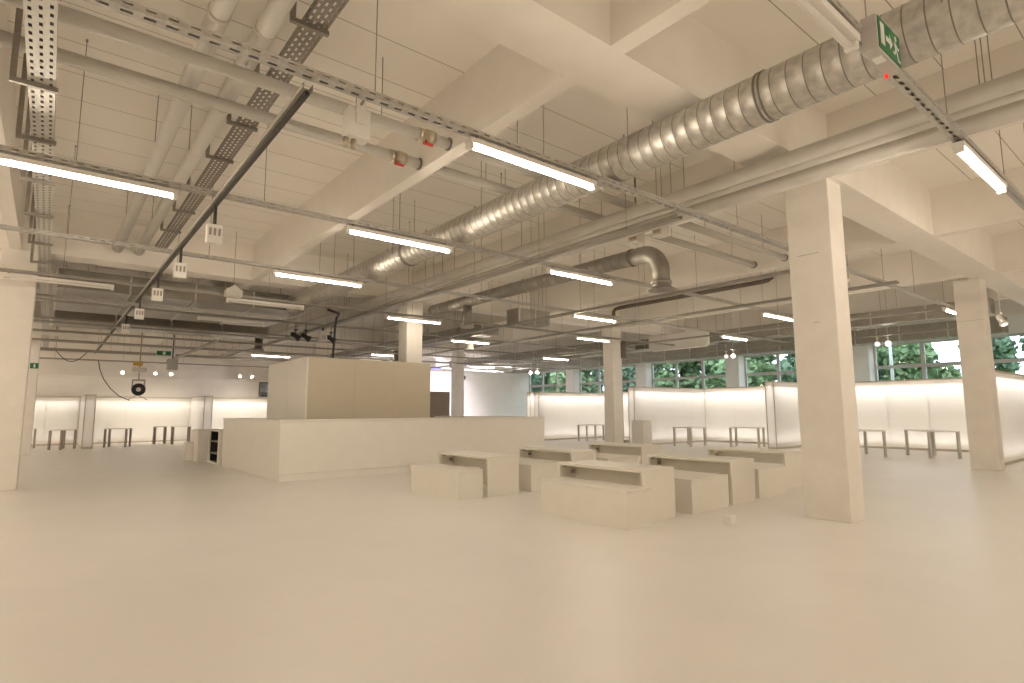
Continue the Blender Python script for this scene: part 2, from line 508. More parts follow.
# ------------------------------------------------------------------ counter and kiosk
t = thing('bar_counter', 'long white L-shaped bar counter wrapping the kiosk', 'counter', (7.5, 12.8, 0))
b = MB()
b.box(3.82, 11.22, 12.45, 13.15, .15, 1.235).box(3.82, 4.52, 13.15, 17.45, .15, 1.235).box(10.6, 11.22, 13.15, 17.45, .15, 1.235)
b.build('body', 'white', t)
MB().box(3.835, 11.205, 12.465, 13.14, 0, .145).box(3.835, 4.51, 13.15, 17.44, 0, .145).box(10.61, 11.205, 13.15, 17.44, 0, .145).build('plinth', 'white', t)
MB().box(3.80, 11.24, 12.43, 13.17, 1.24, 1.275, .004).box(3.80, 4.54, 13.17, 17.47, 1.24, 1.275, .004).box(10.58, 11.24, 13.17, 17.47, 1.24, 1.275, .004).build('worktop', 'white', t)
t = thing('kiosk', 'tall boxy cream panelled kiosk standing inside the bar counter', 'kiosk', (6.7, 15.8, 0))
KZ = 2.80
xs = [4.97, 6.18, 7.30, 8.46]
for i in range(3): MB().box(xs[i] + .001, xs[i + 1] - .001, 14.2, 14.25, 0.0, KZ, .0015).build('front_panel', 'cream', t)
ys = [14.2, 15.55, 17.35]
for i in range(2): MB().box(4.92, 4.97, ys[i] + (0 if i == 0 else .004), ys[i + 1] - .004, 0, KZ, .004).build('side_panel', 'white', t)
MB().box(8.41, 8.46, 14.26, 17.35, 0, KZ, .004).build('side_panel', 'white', t)
MB().box(4.98, 8.40, 17.30, 17.35, 0, KZ, .004).build('back_panel', 'white', t)
# open shelf unit at the counter's end
t = thing('shelf_unit', 'white shelf unit with dark open shelves at the left end of the bar counter', 'shelf', (3.95, 18.2, 0))
MB().box(3.74, 3.80, 17.56, 17.60, 0, .92).box(3.74, 4.2, 17.52, 17.56, 0, .94).box(3.74, 4.2, 18.70, 18.78, 0, .94).box(3.74, 4.2, 17.56, 18.70, .90, .94).box(3.74, 4.2, 17.56, 18.70, 0, .05).build('carcass', 'white', t)
MB().box(4.16, 4.2, 17.56, 18.70, .05, .90).build('back_board', 'black', t)
MB().box(3.78, 4.16, 17.57, 18.69, .05, .06).box(3.78, 4.16, 18.66, 18.69, .06, .89).box(3.80, 4.16, 17.61, 17.63, .06, .89).build('liner', 'black', t)
for z in (.27, .60): MB().box(3.75, 4.16, 17.63, 18.66, z, z + .03).build('shelf', 'greyleg', t)
tag(MB().box(3.9, 4.1, 17.8, 18.4, .30, .45, .02).build('storage_box', 'red', loc=(4.0, 18.1, .30)), 'dark red box on the middle shelf of the open shelf unit', 'box')
t = thing('low_cabinet', 'white low cabinet end left of the dark open shelves', 'cabinet', (3.85, 19.6, 0))
MB().box(3.5, 4.2, 19.0, 20.1, 0, .92, .01).build('body', 'white', t)
MB().box(3.30, 3.5, 19.6, 20.0, 0, .55, .01).build('side_box', 'white', t)
t = thing('tall_cabinet', 'tall brown-grey cabinet behind the counter, right of the kiosk', 'cabinet', (11.45, 18.8, 0))
MB().box(11.0, 11.9, 18.53, 19.1, 0, 2.17, .01).build('body', 'cabinet', t)
d = MB().box(11.01, 11.88, 18.5, 18.53, .08, 2.16, .004).build('door', 'cabinet', t)
MB().box(11.80, 11.83, 18.47, 18.5, 1.0, 1.2).build('handle', 'black', d)
t = thing('grey_stand', 'plain light grey box standing beside the piped column', 'box', (18.22, 14.5, 0))
MB().box(17.95, 18.5, 14.22, 14.78, 0, 1.03, .008).build('body', 'white', t)
MB().box(17.94, 18.51, 14.21, 14.79, 1.031, 1.05, .004).build('lid', 'white', t)

# ------------------------------------------------------------------ tables and benches
def make_table(label, x0, x1, y0, y1, h=.67):
    t = thing('dining_table', label, 'table', ((x0 + x1) / 2, (y0 + y1) / 2, 0), 'white slab tables in the seating area')
    MB().box(x0, x1, y0, y1, h - .04, h, .004).build('tabletop', 'furn', t)
    MB().box(x0, x1, y0, y0 + .04, 0, h - .041, .003).build('end_panel', 'furn', t)
    MB().box(x0, x1, y1 - .04, y1, 0, h - .041, .003).build('end_panel', 'furn', t)
    xm = (x0 + x1) / 2
    MB().box(xm - .015, xm + .015, y0 + .041, y1 - .041, h - .25, h - .042, .002).build('apron', 'furn', t)
    MB().box(x0 + .06, x0 + .12, y1 - .07, y1 - .041, h - .07, h - .042).build('bracket', 'greyleg', t)
    MB().box(xm - .12, xm - .06, y1 - .07, y1 - .041, h - .17, h - .12).build('bracket', 'greyleg', t)
    return t
T0 = make_table('white slab table nearest the camera, behind the front bench', 6.10, 6.78, 4.86, 6.45)
def table(label, x0, y0):
    return dup(T0, (x0 + .34, y0 + .795, 0), None, label)
table('white slab table in the middle of the front row', 8.27, 4.88)
table('white slab table partly behind the thick column, right end of the front row', 10.60, 5.18)
table('white slab table farthest left, beside the bar counter', 5.88, 7.95)
table('white slab table in the back row, near the right end of the bar counter', 7.9, 7.98)
table('white slab table in the back row in front of the piped column', 10.16, 8.1)
def make_bench(label, x0, y0):
    t = thing('bench', label, 'bench', (x0 + .25, y0 + .8, 0), 'white box benches around the tables')
    MB().box(x0 + .003, x0 + .497, y0 + .003, y0 + 1.577, 0, .435, .003).build('body', 'furn', t)
    MB().box(x0, x0 + .5, y0, y0 + 1.58, .437, .47, .004).build('seat', 'furn', t)
    return t
B0 = make_bench('white box bench nearest the camera, in front of the nearest table', 5.58, 4.70)
def bench(label, x0, y0): return dup(B0, (x0 + .25, y0 + .8, 0), None, label)
bench('left of the two joined white benches between the nearest table and the middle table', 7.13, 4.83)
bench('right of the two joined white benches between the nearest table and the middle table', 7.635, 4.86)
bench('left of the two joined white benches just left of the thick column', 9.20, 4.95)
bench('right of the two joined white benches just left of the thick column', 9.705, 4.97)
bench('white box bench farthest left, in front of the table beside the counter', 5.30, 7.98)
bench('left of the joined white benches under the back row table near the counter end', 6.85, 7.96)
bench('right of the joined white benches under the back row table near the counter end', 7.355, 7.98)
bench('left of the two joined white benches under the rear table at the piped column', 9.02, 8.06)
bench('right of the two joined white benches under the rear table at the piped column', 9.53, 8.08)
tag(MB().box(6.80, 6.93, 4.06, 4.16, 0.001, .12, .006).build('paper_box', 'paper', loc=(6.86, 4.11, .001)), 'tiny white paper box lying on the floor in front of the benches', 'box')

# ------------------------------------------------------------------ consoles by the light walls
def make_console(label, loc, rot, lx, ly, h, m='greyleg'):
    t = thing('console_table', label, 'table', (0, 0, 0), 'thin legged side tables along the light walls')
    MB().box(-lx / 2, lx / 2, -ly / 2, ly / 2, h - .03, h, .003).build('tabletop', 'furn', t)
    for sx in (-1, 1):
        for sy in (-1, 1):
            x, y = sx * (lx / 2 - .045), sy * (ly / 2 - .045)
            MB().box(x - .035, x + .035, y - .035, y + .035, 0, h - .031).build('leg', m, t)
    t.location = loc
    t.rotation_euler = (0, 0, rot)
    return t
make_console('pale side table with three legs in view, left of the right column', (21.05, 5.75, 0), math.radians(41), 1.45, .85, .80, 'pipe')
make_console('pale side table half hidden by the right side of the thick column', (20.1, 7.35, 0), math.radians(41), 1.45, .85, .80, 'pipe')
make_console('pale side table in the booth right of the grey box', (20.3, 13.75, 0), 0, 1.05, .85, .76, 'pipe')
make_console('pale side table in the booth just left of the partition end', (21.5, 11.95, 0), math.radians(12), .75, 1.15, .76, 'pipe')
make_console('pale side table against the light wall left of the piped column', (20.55, 19.4, 0), math.radians(4), 1.35, .6, .76, 'pipe')
make_console('dark legged side table left of the slim far post', (.56, 29.15, 0), math.radians(60), 1.0, .5, .78)
make_console('dark legged side table in the middle of the far left booth', (2.40, 29.5, 0), math.radians(-30), .9, .45, .78)
make_console('dark legged side table at the right end of the far left booth', (4.86, 30.3, 0), 0, .75, .45, .80)
make_console('dark legged side table partly behind its twin in the far left booth', (4.12, 31.0, 0), 0, .5, .45, .80)
make_console('dark legged side table peeping out behind the far left columns', (-.55, 31.1, 0), 0, .55, .5, .80)

# ------------------------------------------------------------------ rails, rods
ROD = {}
def rods(root, pts, z0):
    """threaded rods from a rail up to the ceiling, shared mesh"""
    key = round(z0, 3)
    for x, y in pts:
        if in_duct(x, y): continue
        if key not in ROD:
            mb = MB().cyl((0, 0, z0), (0, 0, CEIL - .001), .0048, 6).cyl((0, 0, z0), (0, 0, z0 + .035), .016, 8).cyl((0, 0, CEIL - .03), (0, 0, CEIL - .001), .012, 8)
            o = mb.build('hanger_rod', 'rod', root, loc=(0, 0, 0)); ROD[key] = o.data
        else:
            o = bpy.data.objects.new('hanger_rod', ROD[key]); COL.objects.link(o); o.parent = root
        o.location = (x - root.location.x, y - root.location.y, -root.location.z)

DUCTS = [(-4, 12.3, 5.55, 6.55), (20.4, 20.9, 3.9, 25.6), (-.06, 5.35, 15.75, 19.4), (-.06, 6.0, 21.3, 22.9), (24.55, 25.2, 4.4, 30.5), (10.9, 12.2, 13.2, 13.75), (11.6, 12.3, 16, 30), (19.2, 19.8, 16, 30), (4.72, 5.24, -9, 15.75), (8.44, 8.8, 6, 14.6), (6.66, 7.48, -9, 34), (.82, 1.4, -9, 14.5), (1.55, 1.8, -4, 14.4), (-.46, -.13, .8, 33)]
def in_duct(x, y):
    return any(a - .06 < x < b + .06 and c - .06 < y < d + .06 for a, b, c, d in DUCTS)
def in_beam(x, y):
    for a, b in ((-8.2, -7.64), (3.08, 3.66), (14.47, 15.05), (25.8, 26.38)):
        if a - .05 < y < b + .05: return True
    for xc in (-.7, 3.7, 8.15, 12.55, 17.05, 21.4, 25.8):
        if abs(x - xc) < .14: return True
    return False

ZR = 4.03
def rail_x(label, y, x0, x1, detail, zr=ZR, step=1.9, r0=.15, w=.1):
    t = thing('lighting_rail', label, 'rail', ((x0 + x1) / 2, y, zr), 'galvanised lighting rails across the hall')
    mb = MB()
    if detail:
        perforated(mb, 'x', x0, x1, y - w / 2, y + w / 2, zr, .13, .07, 1, .028)
        perforated(mb, 'x', x0, x1, zr, zr + .05, y - w / 2, .13, .06, 1, .012, True)
        mb.quad((x0, y + w / 2, zr), (x1, y + w / 2, zr), (x1, y + w / 2, zr + .05), (x0, y + w / 2, zr + .05))
        mb.quad((x0, y - w / 2, zr + .05), (x1, y - w / 2, zr + .05), (x1, y + w / 2, zr + .05), (x0, y + w / 2, zr + .05))
    else:
        mb.quad((x0, y - w / 2, zr), (x1, y - w / 2, zr), (x1, y + w / 2, zr), (x0, y + w / 2, zr))
        for s in (-1, 1):
            mb.quad((x0, y + s * w / 2, zr), (x1, y + s * w / 2, zr), (x1, y + s * w / 2, zr + .05), (x0, y + s * w / 2, zr + .05))
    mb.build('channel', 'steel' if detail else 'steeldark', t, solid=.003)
    pts = []
    x = x0 + r0
    while x < x1 - .05:
        pts.append((x + (.3 if in_beam(x, y) else 0), y)); x += step
    rods(t, pts, zr)
    return t

def rail_y(label, x, y0, y1, zr, m='steel', w=.1, step=1.9, r0=.4, strip=False, name='lighting_rail', h=.055):
    t = thing(name, label, 'rail', (x, (y0 + y1) / 2, zr), 'galvanised lighting rails across the hall')
    mb = MB()
    mb.quad((x - w / 2, y0, zr), (x - w / 2, y1, zr), (x + w / 2, y1, zr), (x + w / 2, y0, zr))
    for s in (-1, 1):
        mb.quad((x + s * w / 2, y0, zr), (x + s * w / 2, y1, zr), (x + s * w / 2, y1, zr + h), (x + s * w / 2, y0, zr + h))
    mb.build('channel', m, t, solid=.003)
    if strip:
        MB().box(x - .018, x + .018, y0 + .02, y1, zr - .035, zr - .002).build('power_track', 'dark', t)
        MB().box(x - w / 2 - .012, x - w / 2 - .002, y0, y1, zr + .01, zr + .03).build('cable', 'lagging', t)
    pts = []
    y = y0 + r0
    while y < y1 - .05:
        pts.append((x, y + (.7 if in_beam(x, y) else 0))); y += step
    rods(t, pts, zr)
    return t

ROWS = [1.38, 4.23, 7.4, 10.6, 13.85, 17.05, 20.25, 23.4, 26.75, 29.9]
NTH = ['first', 'second', 'third', 'fourth', 'fifth', 'sixth', 'seventh', 'eighth', 'ninth', 'tenth']
ROWLAB = ['slotted grey lighting rail nearest the camera, passing under the exit sign at top right',
          'slotted grey lighting rail from the top left corner to the thick column',
          'slotted grey lighting rail over the batten cut by the left edge, third from the camera',
          'slotted grey lighting rail fourth from the camera, crossing above the spiral duct',
          'grey lighting rail fifth from the camera, just in front of the kiosk',
          'grey lighting rail sixth from the camera, passing over the kiosk',
          'grey lighting rail seventh from the camera, behind the kiosk',
          'grey lighting rail eighth from the camera in the far hall',
          'grey lighting rail ninth from the camera in the far hall',
          'grey lighting rail farthest from the camera, in front of the far left booths']
for i, y in enumerate(ROWS):
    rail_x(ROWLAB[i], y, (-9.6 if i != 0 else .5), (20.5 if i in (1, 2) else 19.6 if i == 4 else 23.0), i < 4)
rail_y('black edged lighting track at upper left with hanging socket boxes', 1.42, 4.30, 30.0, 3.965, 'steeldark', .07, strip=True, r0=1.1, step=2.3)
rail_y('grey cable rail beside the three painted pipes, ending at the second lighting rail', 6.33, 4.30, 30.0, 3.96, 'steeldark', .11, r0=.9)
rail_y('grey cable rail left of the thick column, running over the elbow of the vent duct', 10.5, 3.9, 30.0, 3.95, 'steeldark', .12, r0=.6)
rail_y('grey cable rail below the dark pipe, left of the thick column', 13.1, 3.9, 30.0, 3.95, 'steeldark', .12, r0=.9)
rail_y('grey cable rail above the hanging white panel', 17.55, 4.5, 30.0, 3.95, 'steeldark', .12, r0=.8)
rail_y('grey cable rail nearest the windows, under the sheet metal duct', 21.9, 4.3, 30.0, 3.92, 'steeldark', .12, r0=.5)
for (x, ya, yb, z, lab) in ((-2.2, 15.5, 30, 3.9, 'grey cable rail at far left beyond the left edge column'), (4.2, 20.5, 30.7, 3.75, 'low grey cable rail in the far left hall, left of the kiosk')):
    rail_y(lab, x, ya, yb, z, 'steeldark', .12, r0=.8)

# ------------------------------------------------------------------ fluorescent battens
for lab, y, x0, x1, z, w in (
    ('flat cable tray in front of the fifth lighting rail at far left', 15.35, -3, 4.6, 3.86, .16),
    ('flat cable tray just behind the broad sheet metal duct', 19.75, -3, 10.5, 3.86, .22),
    ('flat cable tray between the seventh and eighth lighting rails', 21.9, -3, 23, 3.86, .2),
    ('dark cable tray beyond the eighth lighting rail', 24.6, -3, 23, 3.85, .25),
    ('flat cable tray before the far left booths', 28.2, -3, 23, 3.82, .25),
    ('cable tray closest to the far left booths', 31.0, -3, 12, 3.7, .25)):
    t = rail_x(lab, y, x0, x1, False, z, 2.4, .7, w)
    MB().box(x0 + .02, x1 - .02, y - w / 2 + .02, y + w / 2 - .02, z + .01, z + .05).build('cable_bundle', 'greyleg', t)
L_FIX = 1.72
def make_fixture(label, x, y, lit='tube'):
    """hangs under the rail; x is the left end"""
    z = 3.90
    t = thing('fluorescent_light', label, 'light', (x, y, z), 'fluorescent battens under the lighting rails')
    mb = MB()
    mb.box(x, x + L_FIX, y - .052, y + .052, z + .042, z + .095, .004)
    mb.build('housing', 'fixture', t)
    MB().cyl((x + .05, y, z + .015), (x + L_FIX - .05, y, z + .015), .016, 10).build('tube', lit, t)
    for xx in (x + .025, x + L_FIX - .025):
        MB().box(xx - .024, xx + .024, y - .04, y + .04, z - .008, z + .042, .003).build('end_cap', 'fixture', t)
    for xx in (x + .12, x + L_FIX - .12):
        MB().box(xx - .02, xx + .02, y - .035, y + .035, z + .095, ZR - .002).build('bracket', 'greyleg', t)
    return t
F0 = make_fixture('bright fluorescent batten on the second lighting rail, above the middle of the hall', 2.89, ROWS[1])
FU = make_fixture('unlit white fluorescent batten left of the exit sign box at the top edge', 2.42, ROWS[0], 'fixture')
FW = make_fixture('dim fluorescent batten just left of the piped column top', 14.0, ROWS[4], 'tubeweak')
FIX = [
    (0, 6.62, 'brightest fluorescent batten near the right edge, hanging above the right column'),
    (0, 10.3, 'fluorescent batten cut by the right edge of the picture'),
    (1, 17.4, 'small lit fluorescent batten between the thick column and the right column'),
    (2, -.72, 'long lit fluorescent batten cut by the left edge of the picture'),
    (2, 3.03, 'lit fluorescent batten in front of the spiral duct, third lighting rail'),
    (2, 6.80, 'lit fluorescent batten above the middle table, left of the vent elbow'),
    (2, 14.37, 'lit fluorescent batten just left of the thick column'),
    (3, 3.0, 'lit fluorescent batten on the fourth lighting rail, left of the spiral duct end'),
    (3, 10.6, 'lit fluorescent batten above the piped column, fourth lighting rail'),
    (3, 17.7, 'dim fluorescent batten right of the hanging white panel'),
    (4, -.85, 'unlit fluorescent batten at the left, over the edge column, fifth lighting rail'),
    (4, 2.95, 'unlit fluorescent batten below the small gable shaped box, fifth lighting rail'),
    (4, 6.85, 'lit fluorescent batten in front of the column that rises from the kiosk'),
    (5, 2.95, 'unlit fluorescent batten over the left end of the bar counter, sixth lighting rail'),
    (5, 10.95, 'dim fluorescent batten right of the kiosk, sixth lighting rail'),
    (6, 2.3, 'unlit fluorescent batten left of the kiosk, seventh lighting rail'),
    (6, 18.2, 'dim fluorescent batten above the light wall beyond the counter end'),
    (8, 18.5, 'dim fluorescent batten in front of the far bluish wall'),
    (7, 10.9, 'distant fluorescent batten behind the kiosk column, eighth lighting rail'),
    (7, -.8, 'distant unlit fluorescent batten behind the left edge column, eighth lighting rail'),
    (8, 2.95, 'distant unlit fluorescent batten left of the kiosk, near the far hanging exit sign'),
    (8, 6.8, 'distant fluorescent batten close to the left edge of the kiosk'),
    (9, -.8, 'farthest unlit fluorescent batten at left, before the far left booths'),
]
for r, x, lab in FIX:
    dup(FU if r >= 4 and x < 4 else FW if (r >= 4 ) or (r, x) == (3, 17.7) else F0, (x, ROWS[r], 3.90), None, lab)
ADDED_BEHIND = 'unseen fluorescent batten added behind the camera to light the foreground'
for yy in (-1.8, -4.9):  # unseen battens added here so the foreground floor is lit
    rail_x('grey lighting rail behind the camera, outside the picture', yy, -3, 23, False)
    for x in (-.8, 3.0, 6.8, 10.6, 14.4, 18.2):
        dup(F0, (x, yy, 3.90), None, ADDED_BEHIND)
FS = make_fixture('added unseen fluorescent batten left of the left edge column, brightening the left hall', -4.6, ROWS[1], 'tubefill')
for i in (1, 2, 3, 4, 5, 6, 7, 8, 9):  # added out-of-view battens, stronger, to brighten the left side
  for xx in (-4.6, -8.4):
    if (i, xx) == (1, -4.6): continue
    dup(FS, (xx, ROWS[i], 3.90), None, 'added unseen fluorescent batten left of the left edge column, brightening the left hall')

# ------------------------------------------------------------------ ducts
def spiral(mb_, p, d, L, r, pitch=.145, n=28):
    prof, mats = [], []
    s = 0.0
    prof.append((0, r)); 
    while s + pitch < L:
        s += pitch
        prof += [(s - .005, r), (s - .004, r + .0006), (s + .004, r + .0006), (s + .005, r)]
    prof.append((L, r))
    mats = [0 if (i % 4 == 0) else 1 for i in range(len(prof) - 1)]
    mb_.lathe(p, d, prof, n, mats)
t = thing('spiral_duct', 'large bright spiral ventilation duct crossing the ceiling diagonally', 'duct', (4.98, 6, 4.325))
mb = MB(); spiral(mb, (4.98, -8.9, 4.325), (0, 1, 0), 24.5, .226, .145); mb.build('pipe', ['duct', 'seam'], t)
for y in (2.36, 9.1, -3.5):
    for k in (0, .045):
        MB().lathe((4.98, y + k, 4.325), (0, 1, 0), [(0, .2265), (0, .237), (.016, .237), (.016, .2265)], 28).build('coupling', 'seam', t)
for x, y in ((4.755, 3.85), (5.205, 3.85), (4.755, 6.6), (5.205, 6.6), (4.755, 1.0), (5.205, 1.0), (4.755, 9.4), (5.205, 9.4), (4.755, 12.2), (5.205, 12.2)):
    MB().cyl((x, y, 4.325), (x, y, CEIL - .001), .005, 6).build('hanger_rod', 'rod', t)
# vent duct with elbow and outlet
t = thing('vent_duct', 'smaller grey spiral duct ending in a down-turned elbow outlet', 'duct', (8.62, 10, 4.38))
mb = MB(); spiral(mb, (8.62, 14.4, 4.38), (0, -1, 0), 14.4 - 6.95, .155, .2, 20); mb.build('pipe', ['ductmatt', 'seam'], t)
el = []
for k in range(9):
    a = math.pi / 2 * k / 8
    el.append((8.62, 6.93 - .40 * math.sin(a) - .25 * min(1, k / 8), 4.38 - .40 * (1 - math.cos(a))))
pts = [(8.62, 6.95, 4.38)] + [(8.62, 6.70 - .40 * math.sin(math.pi / 2 * k / 10), 4.38 - .40 * (1 - math.cos(math.pi / 2 * k / 10))) for k in range(11)] + [(8.62, 6.30, 3.72)]
mb = MB()
rs = []
for i, p in enumerate(pts):
    tt = Vector(pts[min(i + 1, len(pts) - 1)]) - Vector(pts[max(i - 1, 0)])
    rs.append(mb.ring(p, tt, .157, 20, up=(1, 0, 0)))
mb.skin(rs); mb.build('elbow', 'ductmatt', t)
MB().lathe((8.62, 6.98, 4.38), (0, -1, 0), [(0, .156), (0, .172), (.05, .172), (.05, .156)], 20).build('coupling', 'seam', t)
MB().lathe((8.62, 6.30, 3.80), (0, 0, -1), [(0, .16), (0, .185), (.035, .19), (.06, .185), (.06, .172), (.12, .172), (.12, .20), (.15, .205), (.158, .265), (.172, .265), (.172, .12), (.13, .05)], 24).build('outlet_flange', 'ductmatt', t)
MB().lathe((8.62, 12.58, 4.30), (0, 0, -1), [(0, .12), (.4, .12), (.56, .12), (.57, .17), (.64, .17), (.64, .08)], 18).build('drop_outlet', 'ductmatt', t)
for y in (7.8, 9.6, 11.4, 13.3):
    for s in (-1, 1):
        MB().cyl((8.62 + s * .162, y, 4.38), (8.62 + s * .162, y, CEIL - .001), .0048, 6).build('hanger_rod', 'rod', t)
# big flat sheet ducts
def flat_duct(label, x0, x1, y0, y1, z0, z1, along, step=1.2, mm='flatduct'):
    t = thing('sheet_duct', label, 'duct', ((x0 + x1) / 2, (y0 + y1) / 2, z0))
    MB().box(x0, x1, y0, y1, z0, z1, .01).build('casing', mm, t)
    a0, a1 = (x0, x1) if along == 'x' else (y0, y1)
    a = a0 + .02
    while a < a1:
        if along == 'x': mb = MB().box(a - .018, a + .018, y0 - .025, y1 + .025, z0 - .025, z1 + .01)
        else: mb = MB().box(x0 - .025, x1 + .025, a - .018, a + .018, z0 - .025, z1 + .01)
        mb.build('flange', 'steel', t)
        a += step
    for k in range(4):
        aa = a0 + (a1 - a0) * (k + .5) / 4
        for s in (0, 1):
            x, y = (aa, (y0 - .012, y1 + .012)[s]) if along == 'x' else ((x0 - .012, x1 + .012)[s], aa)
            MB().cyl((x, y, z0 - .02), (x, y, CEIL - .001), .006, 6).build('hanger_rod', 'rod', t)
    return t
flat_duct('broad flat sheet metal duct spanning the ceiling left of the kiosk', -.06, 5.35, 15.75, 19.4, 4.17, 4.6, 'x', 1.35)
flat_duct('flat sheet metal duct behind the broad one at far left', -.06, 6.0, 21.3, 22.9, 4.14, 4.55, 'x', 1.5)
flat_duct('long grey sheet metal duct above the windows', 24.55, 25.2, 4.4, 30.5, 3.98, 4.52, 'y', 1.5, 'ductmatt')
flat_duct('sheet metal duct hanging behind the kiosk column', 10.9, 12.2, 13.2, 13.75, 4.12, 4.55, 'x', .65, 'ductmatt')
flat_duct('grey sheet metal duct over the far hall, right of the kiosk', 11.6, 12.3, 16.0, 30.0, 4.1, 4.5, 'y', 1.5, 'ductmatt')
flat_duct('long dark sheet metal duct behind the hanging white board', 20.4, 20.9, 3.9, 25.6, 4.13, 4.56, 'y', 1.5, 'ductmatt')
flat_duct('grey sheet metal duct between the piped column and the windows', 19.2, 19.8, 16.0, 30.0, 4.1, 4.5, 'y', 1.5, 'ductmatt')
for x, y, lab in ((11.95, 17.3, 'short round outlet under the duct right of the kiosk'), (11.95, 23.0, 'second short round outlet under the duct right of the kiosk'), (5.9, 22.2, 'grey round outlet under the duct behind the kiosk')):
    zt = 4.139 if x < 6 else 4.099
    t = thing('duct_outlet', lab, 'duct', (x, y, zt))
    MB().lathe((x, y, zt), (0, 0, -1), [(0, .14), (.38, .14), (.4, .2), (.46, .2), (.46, .1)], 16).build('spigot', 'ductmatt', t)

# ------------------------------------------------------------------ pipes
t = thing('lagged_pipe', 'left one of the two fat lagged pipes at upper left', 'pipe', (.92, 5, 4.9), 'fat lagged pipes at upper left')
MB().cyl((.92, -8.9, 4.9), (.92, 14.46, 4.9), .088, 20).build('lagging', 'lagging', t)
t2 = thing('lagged_pipe', 'right one of the two fat lagged pipes at upper left', 'pipe', (1.30, 5, 4.9), 'fat lagged pipes at upper left')
MB().cyl((1.30, -8.9, 4.9), (1.30, 14.46, 4.9), .088, 20).build('lagging', 'lagging', t2)
for tt, x in ((t, .92), (t2, 1.30)):
    for y in (5.15, 5.95, 6.8):
        MB().lathe((x, y, 4.9), (0, 1, 0), [(0, .088), (0, .096), (.05, .096), (.05, .088)], 20).build('band', 'lagging', tt)
    for y in (8.2, 11.6):
        MB().cyl((x - .1, y, 4.86), (x - .1, y, CEIL - .001), .006, 6).build('hanger_rod', 'rod', tt)
def cross_pipe(label, y, ends, z=4.70, r=.066, valve=None, cap=True):
    t = thing('branch_pipe', label, 'pipe', ((ends[0] + ends[1]) / 2, y, z), 'thin branch pipes under the ceiling')
    MB().cyl((ends[0], y, z), (ends[1], y, z), r, 16).build('pipe', 'pipedull', t)
    if cap: MB().lathe((ends[1] - .015, y, z), (1, 0, 0), [(0, r + .001), (0, r + .014), (.03, r + .014), (.03, r - .01)], 16).build('end_collar', 'cap', t)
    if valve:
        v = MB().lathe((valve - .16, y, z), (1, 0, 0), [(0, r * .6), (.0, r + .012), (.07, r + .012), (.07, r + .004), (.1, r + .004), (.1, r + .022), (.22, r + .022), (.22, r + .002)], 14).build('valve', 'brass', t)
        MB().box(valve - .10, valve + .02, y - .06, y - .03, z - r - .06, z - r - .035).cyl((valve - .06, y - .03, z - r - .05), (valve - .06, y - .03, z - r + .02), .014, 8).build('valve_handle', 'red', v)
    for x in (ends[0] + .9, ends[1] - .9):
        MB().cyl((x, y, z), (x, y, CEIL - .001), .005, 6).build('hanger_rod', 'rod', t)
    return t
cross_pipe('nearer thin pipe crossing the upper left, ending in a red valve', 5.69, (-4, 3.608), valve=3.33)
cross_pipe('farther thin pipe crossing the upper left, ending in a red valve', 6.41, (-4, 3.608), valve=3.33)
cross_pipe('nearer thin pipe passing above the large spiral duct', 5.69, (3.80, 8.055), valve=None, cap=False)
cross_pipe('farther thin pipe passing above the large spiral duct', 6.41, (3.80, 8.055), valve=None, cap=False)
cross_pipe('upper thin pipe right of the vent elbow, ending near the thick column', 5.69, (8.245, 12.16), cap=True)
cross_pipe('lower thin pipe right of the vent elbow, ending near the thick column', 6.41, (8.245, 12.2), cap=True)
for y, lab in ((5.62, 'pale valve fitting above the vent elbow, right one'), (6.12, 'pale valve fitting above the vent elbow, left one')):
    t = thing('valve_fitting', lab, 'valve', (7.72, y, 4.3))
    MB().box(7.62, 7.82, y - .10, y + .10, 4.30, 4.56, .015).build('body', 'lagging', t)
    MB().box(7.58, 7.62, y - .07, y + .07, 4.33, 4.48, .01).build('cover', 'brass', t)
    MB().box(7.60, 7.84, y - .12, y + .12, 4.56, 4.60, .008).build('flange', 'lagging', t)
    if y > 6: MB().cyl((7.72, y, 4.60), (7.72, y, CEIL - .001), .012, 8).build('hanger_rod', 'rod', t)
    else: MB().box(7.68, 7.76, y + .03, y + .11, 4.60, 4.636, .004).build('pipe_saddle', 'brass', t)
for lab, x, z, r in (('left and highest of the three painted pipes under the ceiling', 6.78, 4.46, .09), ('thin middle one of the three painted pipes under the ceiling', 7.02, 4.44, .06), ('right and lowest of the three painted pipes under the ceiling', 7.36, 4.42, .104)):
    t = thing('painted_pipe', lab, 'pipe', (x, 6, z), 'three painted pipes running side by side')
    MB().cyl((x, -8.9, z), (x, 33.9, z), r, 18).build('pipe', 'pipe', t)
    for y in (-5.5, 1.2, 4.9, 8.1, 11.3, 17.5, 21.0):
        MB().cyl((x, y, z + r - .01), (x, y, CEIL - .001), .005, 6).build('hanger_rod', 'rod', t)
t = thing('dark_pipe', 'dark brown pipe high up left of the thick column', 'pipe', (16.4, 11, 5.25))
MB().tube([(16.4, 8.05, 5.44), (16.4, 8.08, 5.33), (16.4, 8.2, 5.27), (16.4, 8.4, 5.25), (16.4, 13.9, 5.25), (16.4, 14.1, 5.23), (16.4, 14.2, 5.15), (16.4, 14.22, 4.9)], .07, 14).build('pipe', 'brown', t)
for y in (9.3, 11.2, 13.0):
    MB().cyl((16.4, y, 5.25), (16.4, y, CEIL - .001), .006, 6).build('hanger_rod', 'rod', t)

